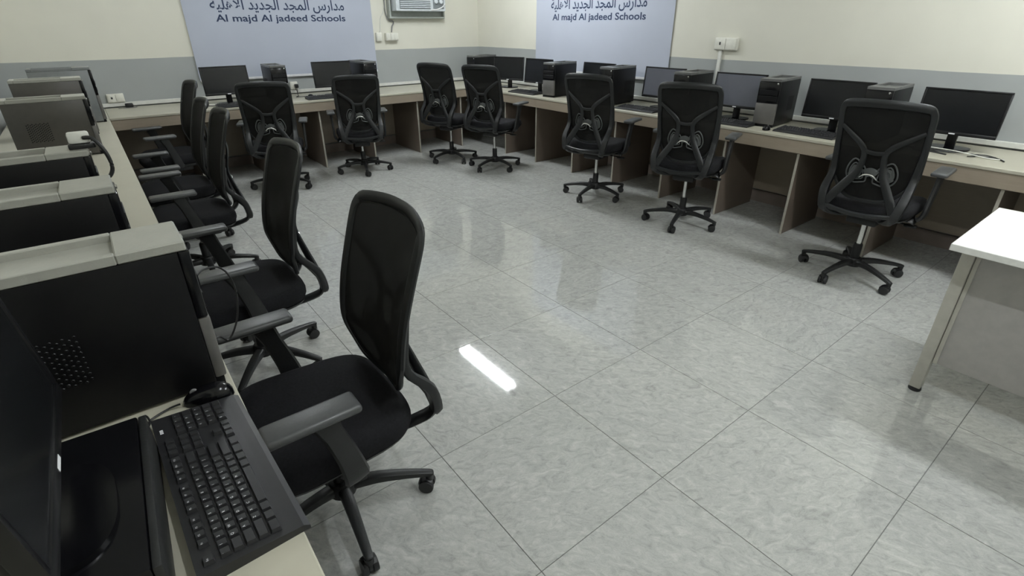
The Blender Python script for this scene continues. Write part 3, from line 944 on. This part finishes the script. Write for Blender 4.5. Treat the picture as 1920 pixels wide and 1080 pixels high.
# here "facing" is the direction the space-bar edge points away from (far edge direction)
keyboard_detailed('black keyboard with printed keys in front of the flat computer case', 0.000, 0.910, 180+2)
keyboard('black keyboard between the first two towers of the bannerless desk row', -0.065, 1.60, 180) if False else None
keyboard('black keyboard at the desk edge in front of the bluish monitor', 4.195, 2.43, 4)
keyboard('black keyboard in front of the monitor second from the teacher desk', 4.235, 1.78, -1)
keyboard('black keyboard in front of the pale reflecting monitor by the banner edge', 4.20, 3.38, 4)
keyboard('black keyboard near the corner in front of the sixth monitor', 4.20, 5.12, 4)
keyboard('black keyboard under the widest banner, left of the air conditioner', 2.15, 6.235, 86)
keyboard('black keyboard under the widest banner beside the pale fronted tower', 1.225, 6.205, 90)

def mouse(label, x, y, facing, length=0.108, width=0.060):
    t = thing('computer_mouse', label, 'mouse', (x, y, ZD), facing_rz(facing))
    mb = MB()
    n, m = 20, 7
    vs = []
    for i in range(m):
        a = i/(m-1)*PI/2
        for k in range(n):
            b = 2*PI*k/n
            c, s = math.cos(b), math.sin(b)
            r = math.cos(a)**0.7
            vs.append((width/2*r*math.copysign(abs(c)**0.85, c)*(1-0.10*s), length/2*r*s, 0.002+0.034*math.sin(a)*(1-0.18*s*r)))
    fs = []
    for i in range(m-1):
        for k in range(n):
            fs.append((i*n+k, i*n+(k+1) % n, (i+1)*n+(k+1) % n, (i+1)*n+k))
    fs.append(tuple(range(n-1, -1, -1)))
    part('shell', mb.add(vs, fs), 'gloss_black', t, angle=80)
    part('base_plate', MB().prism([(width*0.46*math.cos(2*PI*k/20), length*0.46*math.sin(2*PI*k/20)) for k in range(20)], 0, 0.002), 'plastic_black', t)
    part('scroll_wheel', MB().lathe([(0.008, -0.003), (0.009, 0), (0.008, 0.003)], 12, Matrix.Translation((0, length*0.24, 0.027)) @ Matrix.Rotation(PI/2, 4, 'Y')), 'cable_grey', t)
    return t
mouse('glossy black mouse squeezed between the keyboard and the nearest tower', 0.030, 1.172, 165, 0.105, 0.058)
mouse('small black mouse at the desk edge before the grey fronted tower', 4.16, 2.06, 10, 0.095, 0.055)
mouse('black mouse beside the keyboard in the middle below the widest banner', 2.03, 6.42, 90, 0.1, 0.058)

def cable(label, pts, r=0.0028, material='cable_black', smooth=6, name='cable'):
    return single(name, MB().tube(pts, r, n=6, smooth=smooth), material, label, 'cable')
zc = ZD+0.0055
cable('thin black mouse cable curling beside the keyboard end', [(-0.026, 1.178, ZD+0.010), (-0.050, 1.182, zc), (-0.084, 1.165, zc), (-0.098, 1.140, zc+0.002), (-0.086, 1.148, zc+0.007), (-0.092, 1.176, zc+0.008), (-0.104, 1.150, zc+0.011), (-0.094, 1.128, zc+0.008), (-0.084, 1.150, zc+0.006)], 0.0022)
cable('black cable dangling from the nearest tower over the armrest', [(0.081, 1.32, 1.00), (0.105, 1.40, 0.985), (0.147, 1.45, 0.962), (0.169, 1.455, 0.918), (0.170, 1.45, 0.86), (0.154, 1.445, 0.798), (0.123, 1.44, 0.752), (0.100, 1.43, 0.775), (0.07, 1.42, zc), (0.02, 1.43, zc), (-0.05, 1.45, zc)], 0.0026)
cable('black cable with coils beneath the monitor opposite the teacher desk', [(4.30, 1.10, zc), (4.28, 1.00, zc), (4.31, 0.90, zc), (4.345, 0.87, zc+0.004), (4.34, 0.97, zc+0.007), (4.29, 1.03, zc+0.008), (4.27, 0.92, zc+0.009), (4.33, 0.82, zc+0.004), (4.31, 0.74, zc), (4.34, 0.68, zc)], 0.004)
cable('grey cable loop crossing under the monitor opposite the teacher desk', [(4.25, 0.80, zc), (4.29, 0.77, zc), (4.34, 0.79, zc), (4.37, 0.73, zc), (4.31, 0.66, zc), (4.25, 0.62, zc)], 0.0035, 'cable_black')
cable('white cable lying under the monitor opposite the teacher desk', [(4.335, 1.16, zc), (4.345, 1.12, zc), (4.325, 1.06, zc+0.012), (4.30, 0.98, zc+0.016), (4.29, 0.86, zc+0.014), (4.28, 0.70, zc), (4.30, 0.63, zc)], 0.0035, 'plug_white')
cable('black cable on the desk beneath the second monitor from the teacher desk', [(4.36, 1.96, zc), (4.33, 1.93, zc), (4.345, 1.85, zc), (4.33, 1.76, zc), (4.35, 1.66, zc), (4.34, 1.58, zc)], 0.004)
cable('black cable on the desk below the bluish monitor', [(4.36, 2.72, zc), (4.31, 2.68, zc), (4.33, 2.58, zc), (4.305, 2.48, zc), (4.335, 2.38, zc), (4.31, 2.30, zc)], 0.004)
cable('white cable heap below the sixth monitor near the corner', [(4.33, 5.42, zc), (4.305, 5.35, zc), (4.33, 5.26, zc), (4.31, 5.16, zc+0.006), (4.325, 5.06, zc), (4.30, 4.95, zc), (4.32, 4.85, zc)], 0.006, 'plug_white')
cable('white cable in the corner in front of the lone tower', [(4.19, 6.25, zc), (4.16, 6.1, zc), (4.20, 5.98, zc), (4.17, 5.85, zc), (4.22, 5.7, zc), (4.16, 5.55, zc)], 0.006, 'plug_white')
cable('black cable under the monitor close to the bannerless row', [(0.93, 6.38, zc), (1.0, 6.335, zc), (1.1, 6.335, zc), (1.2, 6.322, zc), (1.3, 6.335, zc), (1.42, 6.34, zc)], 0.0045)
cable('white cable under the monitor close to the bannerless row', [(0.95, 6.40, zc+0.002), (1.02, 6.365, zc), (1.06, 6.40, zc), (1.045, 6.46, zc), (0.97, 6.47, zc)], 0.005, 'plug_white')
cable('black cable from the wall socket to the mouse under the widest banner', [(2.0, 6.845, 0.83), (2.0, 6.80, 0.80), (1.98, 6.72, zc), (1.95, 6.60, zc), (1.90, 6.52, zc), (1.96, 6.49, zc), (2.03, 6.475, ZD+0.008)], 0.004)

cable('second black cable coil beneath the monitor opposite the teacher desk', [(4.30, 1.19, zc), (4.25, 1.18, zc), (4.22, 1.13, zc), (4.19, 1.18, zc), (4.23, 1.22, zc+0.006), (4.27, 1.15, zc+0.010), (4.22, 1.06, zc), (4.24, 0.98, zc), (4.21, 0.90, zc)], 0.0045)
# cable and white plug draped over the third bannerless tower
t = thing('plug_cable', 'black cable with a white plug resting on the tower top', 'cable', (0, 0, 0))
ztop = ZD+TH
part('cord', MB().tube([(-0.060, 2.452, ztop+0.038), (-0.036, 2.440, ztop+0.036), (-0.018, 2.432, ztop+0.010), (-0.006, 2.430, ztop-0.030), (-0.004, 2.430, ztop-0.075), (-0.020, 2.430, ztop-0.105), (-0.048, 2.430, ztop-0.112)], 0.007, n=8), 'cable_black', t)
part('plug', MB().rbox(-0.105, -0.040, 2.450, 2.490, ztop+0.018, ztop+0.058, 0.008), 'plug_white', t)
part('plug_base', MB().rbox(-0.110, -0.030, 2.445, 2.495, ztop, ztop+0.0175, 0.004), 'cable_black', t)
# ------------------------------------------------------------------ wall fittings
def socket_box(name, label, origin, rz, w, h, modules, d=0.034, holes=True):
    """local x along the wall, y out of the wall (towards -y local = room), z up; origin at lower left on the wall"""
    t = thing(name, label, 'socket', origin, rz)
    part('back_box', MB().rbox(0, w, -d, 0, 0, h, 0.005), 'socket_white', t)
    mw = (w-0.012)/modules
    for k in range(modules):
        p = part('face_module', MB().rbox(0.006+k*mw+0.002, 0.006+(k+1)*mw-0.002, -d-0.006, -d-0.0002, 0.007, h-0.007, 0.003), 'socket_white', t)
        if holes and k % 2 == modules % 2:
            cx = 0.006+(k+0.5)*mw
            part('socket_hole', MB().rbox(cx-0.008, cx+0.008, -d-0.0075, -d-0.0062, h*0.42, h*0.66, 0.0006, 1), 'socket_hole', p)
    return t
socket_box('wall_socket', 'small white wall socket beside the widest banner edge, below the air conditioner cable', (3.135, YB-0.001, 1.325), 0, 0.075, 0.105, 1)
socket_box('switch_box', 'white three part switch box below the air conditioner', (3.262, YB-0.001, 1.330), 0, 0.175, 0.092, 3, d=0.055, holes=False)
socket_box('wall_socket', 'white double socket low on the grey wall at the end of the bannerless desk', (0.135, YB-0.001, 0.815), 0, 0.145, 0.085, 2)
socket_box('wall_socket', 'white wall socket with a black plug between tower and monitor under the widest banner', (1.955, YB-0.001, 0.815), 0, 0.085, 0.090, 1)
socket_box('wall_socket', 'white double wall socket above the trunking riser on the banner wall', (XR-0.001, 2.985, 1.302), -PI/2, 0.225, 0.105, 2)
t = thing('plug', 'black plug lying on the trunking beside the low double socket', 'plug', (0.30, 6.83, ZD))
part('body', MB().rbox(-0.035, 0.035, -0.02, 0.02, 0.0, 0.04, 0.008), 'cable_black', t)
part('lead', MB().tube([(0.03, 0, 0.02), (0.06, -0.02, 0.006), (0.05, -0.07, 0.004), (0.0, -0.08, 0.004), (-0.1, -0.06, 0.004)], 0.003), 'cable_grey', t)
t = thing('plug', 'black plug in the wall socket under the widest banner', 'plug', (2.012, 6.842, 0.835))
part('body', MB().rbox(-0.020, 0.022, -0.030, 0.014, 0.0, 0.045, 0.008), 'cable_black', t)
part('lead', MB().tube([(0.0, -0.02, 0.004), (0.0, -0.028, -0.03), (-0.01, -0.03, -0.055)], 0.003), 'cable_black', t)
single('trunking_riser', MB().rbox(-0.022, 0, -0.016, 0.016, 0.0, 0.488, 0.003), 'trunking', 'white vertical cable trunking running from the desk up to the double wall socket', 'trunking', (XR-0.001, 2.925, 0.8125))

# window air conditioner
def air_conditioner():
    t = thing('air_conditioner', 'pale window air conditioner set in a sleeve in the back wall', 'air conditioner', (3.33, YB, 1.592))
    W, H = 0.822, 0.60
    mb = MB()
    mb.rbox(0, W, -0.075, -0.001, 0, 0.022, 0.004)
    mb.rbox(0, W, -0.075, -0.001, H-0.022, H, 0.004)
    mb.rbox(0, 0.022, -0.075, -0.001, 0.022, H-0.022, 0.004)
    mb.rbox(W-0.022, W, -0.075, -0.001, 0.022, H-0.022, 0.004)
    part('sleeve', mb, 'ac_sleeve', t)
    part('filler_board', MB().rbox(0.023, W-0.023, -0.030, -0.001, 0.023, H-0.023, 0.002), 'ac_sleeve', t)
    b = part('front_cover', MB().rbox(0.045, W-0.045, -0.185, -0.031, 0.085, H-0.03, 0.012), 'ac_body', t)
    part('grille_recess', MB().rbox(0.095, 0.545, -0.188, -0.1853, 0.112, H-0.065, 0.001, 1), 'ac_dark', b)
    k = 0
    z = 0.122
    while z < H-0.085:
        part('louvre', MB().rbox(0.100, 0.540, -0.200, -0.1885, z, z+0.011, 0.002, 1), 'ac_body', b)
        z += 0.021
    cp = part('control_panel', MB().rbox(0.585, 0.745, -0.190, -0.1853, 0.115, H-0.07, 0.002), 'ac_dark', b)
    t2 = [(0.625, 0.20), (0.70, 0.20), (0.665, 0.31)]
    for x, z in t2:
        part('knob', MB().lathe([(0.026, 0), (0.024, 0.016), (0.020, 0.018)], 16, Matrix.Translation((x, -0.1902, z)) @ Matrix.Rotation(PI/2, 4, 'X')), 'ac_body', cp) if False else None
    for x, z in t2:
        o = part('knob', MB().lathe([(0.026, 0), (0.024, 0.016), (0.020, 0.018)], 16, Matrix.Translation((x, -0.1902, z)) @ Matrix.Rotation(PI/2, 4, 'X')), 'ac_body', b)
    part('swoosh', MB().sweep([(0.55, -0.188, 0.10), (0.64, -0.189, 0.108), (0.72, -0.189, 0.135), (0.77, -0.188, 0.175)], 0.016, 0.008, hint=(0, 1, 0)), 'lamp_body', b)
    return t
air_conditioner()
cable('grey drain pipe curving beside the air conditioner sleeve', [(3.300, 6.885, 2.15), (3.298, 6.885, 1.85), (3.298, 6.885, 1.72), (3.308, 6.885, 1.63), (3.338, 6.885, 1.572), (3.392, 6.885, 1.562), (3.398, 6.885, 1.535), (3.375, 6.885, 1.50), (3.362, 6.885, 1.43)], 0.008, 'cable_grey', name='pipe')
cable('thin white wire hanging from the air conditioner to the small socket', [(3.292, 6.889, 1.74), (3.265, 6.889, 1.66), (3.225, 6.889, 1.60), (3.212, 6.889, 1.53), (3.205, 6.889, 1.46), (3.19, 6.889, 1.433)], 0.004, 'trunking', name='wire')

# ------------------------------------------------------------------ banners with printed school name
ARABIC = "\uFE94\uFEF4\uFEE0\uFEEB\uFEFB\uFE8D \uFEAA\uFEF3\uFEAA\uFEA0\uFEDF\uFE8D \uFEAA\uFEA0\uFEE4\uFEDF\uFE8D \uFEB1\uFEAD\uFE8D\uFEAA\uFEE3"
LATIN = 'Al majd Al jadeed Schools'
def glyph_line(body, offset):
    """one mesh per glyph so that joined letters do not cut holes in each other; returns one mesh per word"""
    words = [MB()]
    for i, ch in enumerate(body):
        if ch == ' ':
            words.append(MB())
            continue
        vs, fs = text_mesh(ch, 1.0, offset)
        pv, _ = text_mesh(body[:i+1], 1.0, offset)
        sh = max(v[0] for v in pv) - max(v[0] for v in vs)
        words[-1].add([(v[0]+sh, v[1], 0.0) for v in vs], fs)
    return words
def fit_line(words, x0, x1, base, cap, src_cap):
    lo = min(v[0] for mb in words for v in mb.v)
    hi = max(v[0] for mb in words for v in mb.v)
    s = (x1-x0)/(hi-lo)
    sy = cap/src_cap
    res = []
    for mb in words:
        out = MB()
        out.f = list(mb.f)
        out.v = [(x0+(v[0]-lo)*s, v[1]*sy+base, 0) for v in mb.v]
        res.append(out)
    return res
AR = glyph_line(ARABIC, 0.014)
LA = glyph_line(LATIN, 0.019)
def banner(label, origin, rz, w, z0, z1, tx0, tx1, phase):
    """local x along the wall, -y towards the room"""
    t = thing('banner', label, 'banner', origin, rz)
    nx, nz = 44, 12
    def yy(x, z):
        u = x/w
        return -0.010 - 0.0035*math.sin(9*u+phase+0.8*z) - 0.002*math.sin(23*u+1.3*phase) - 0.004*(1-(z-z0)/(z1-z0))*abs(math.sin(3*u*PI+phase))
    vs = []
    for side in (0.0, 0.002):
        for i in range(nx+1):
            for k in range(nz+1):
                x, z = w*i/nx, z0+(z1-z0)*k/nz
                vs.append((x, yy(x, z)+side, z))
    m = (nx+1)*(nz+1)
    fs = []
    for i in range(nx):
        for k in range(nz):
            a = i*(nz+1)+k
            fs.append((a, a+nz+1, a+nz+2, a+1))
            fs.append((m+a, m+a+1, m+a+nz+2, m+a+nz+1))
    for i in range(nx):
        for k in (0, nz):
            a = i*(nz+1)+k
            fs.append((a, m+a, m+a+nz+1, a+nz+1))
    for k in range(nz):
        for i in (0, nx):
            a = i*(nz+1)+k
            fs.append((a, a+1, m+a+1, m+a))
    part('cloth', MB().add(vs, fs), 'banner', t, angle=60)
    part('bottom_hem', MB().rbox(0.004, w-0.004, -0.028, -0.0215, z0-0.004, z0+0.022, 0.003), 'hem_white', t)
    for src, base, cap, scap, name, xa, xb in ((LA, 1.563, 0.068, 0.70, 'latin_word', tx0, tx1), (AR, 1.682, 0.150, 1.0, 'arabic_word', tx0-0.03, tx1)):
        for ln in fit_line(src, xa, xb, base, cap, scap):
            out = MB()
            out.f = list(ln.f)
            out.v = [(x, yy(x, z)-0.0012, z) for x, z, _ in ln.v]
            part(name, out, 'ink_navy', t, smooth=False)
    return t
banner('wide pale banner with dark school name beside the air conditioner', (1.01, YB-0.001, 0), 0, 2.10, 0.965, 2.55, 0.295, 1.745, 0.4)
banner('pale banner with dark school name on the long wall of the corner', (XR-0.001, 5.57, 0), -PI/2, 2.085, 0.985, 2.55, 0.30, 1.735, 2.0)
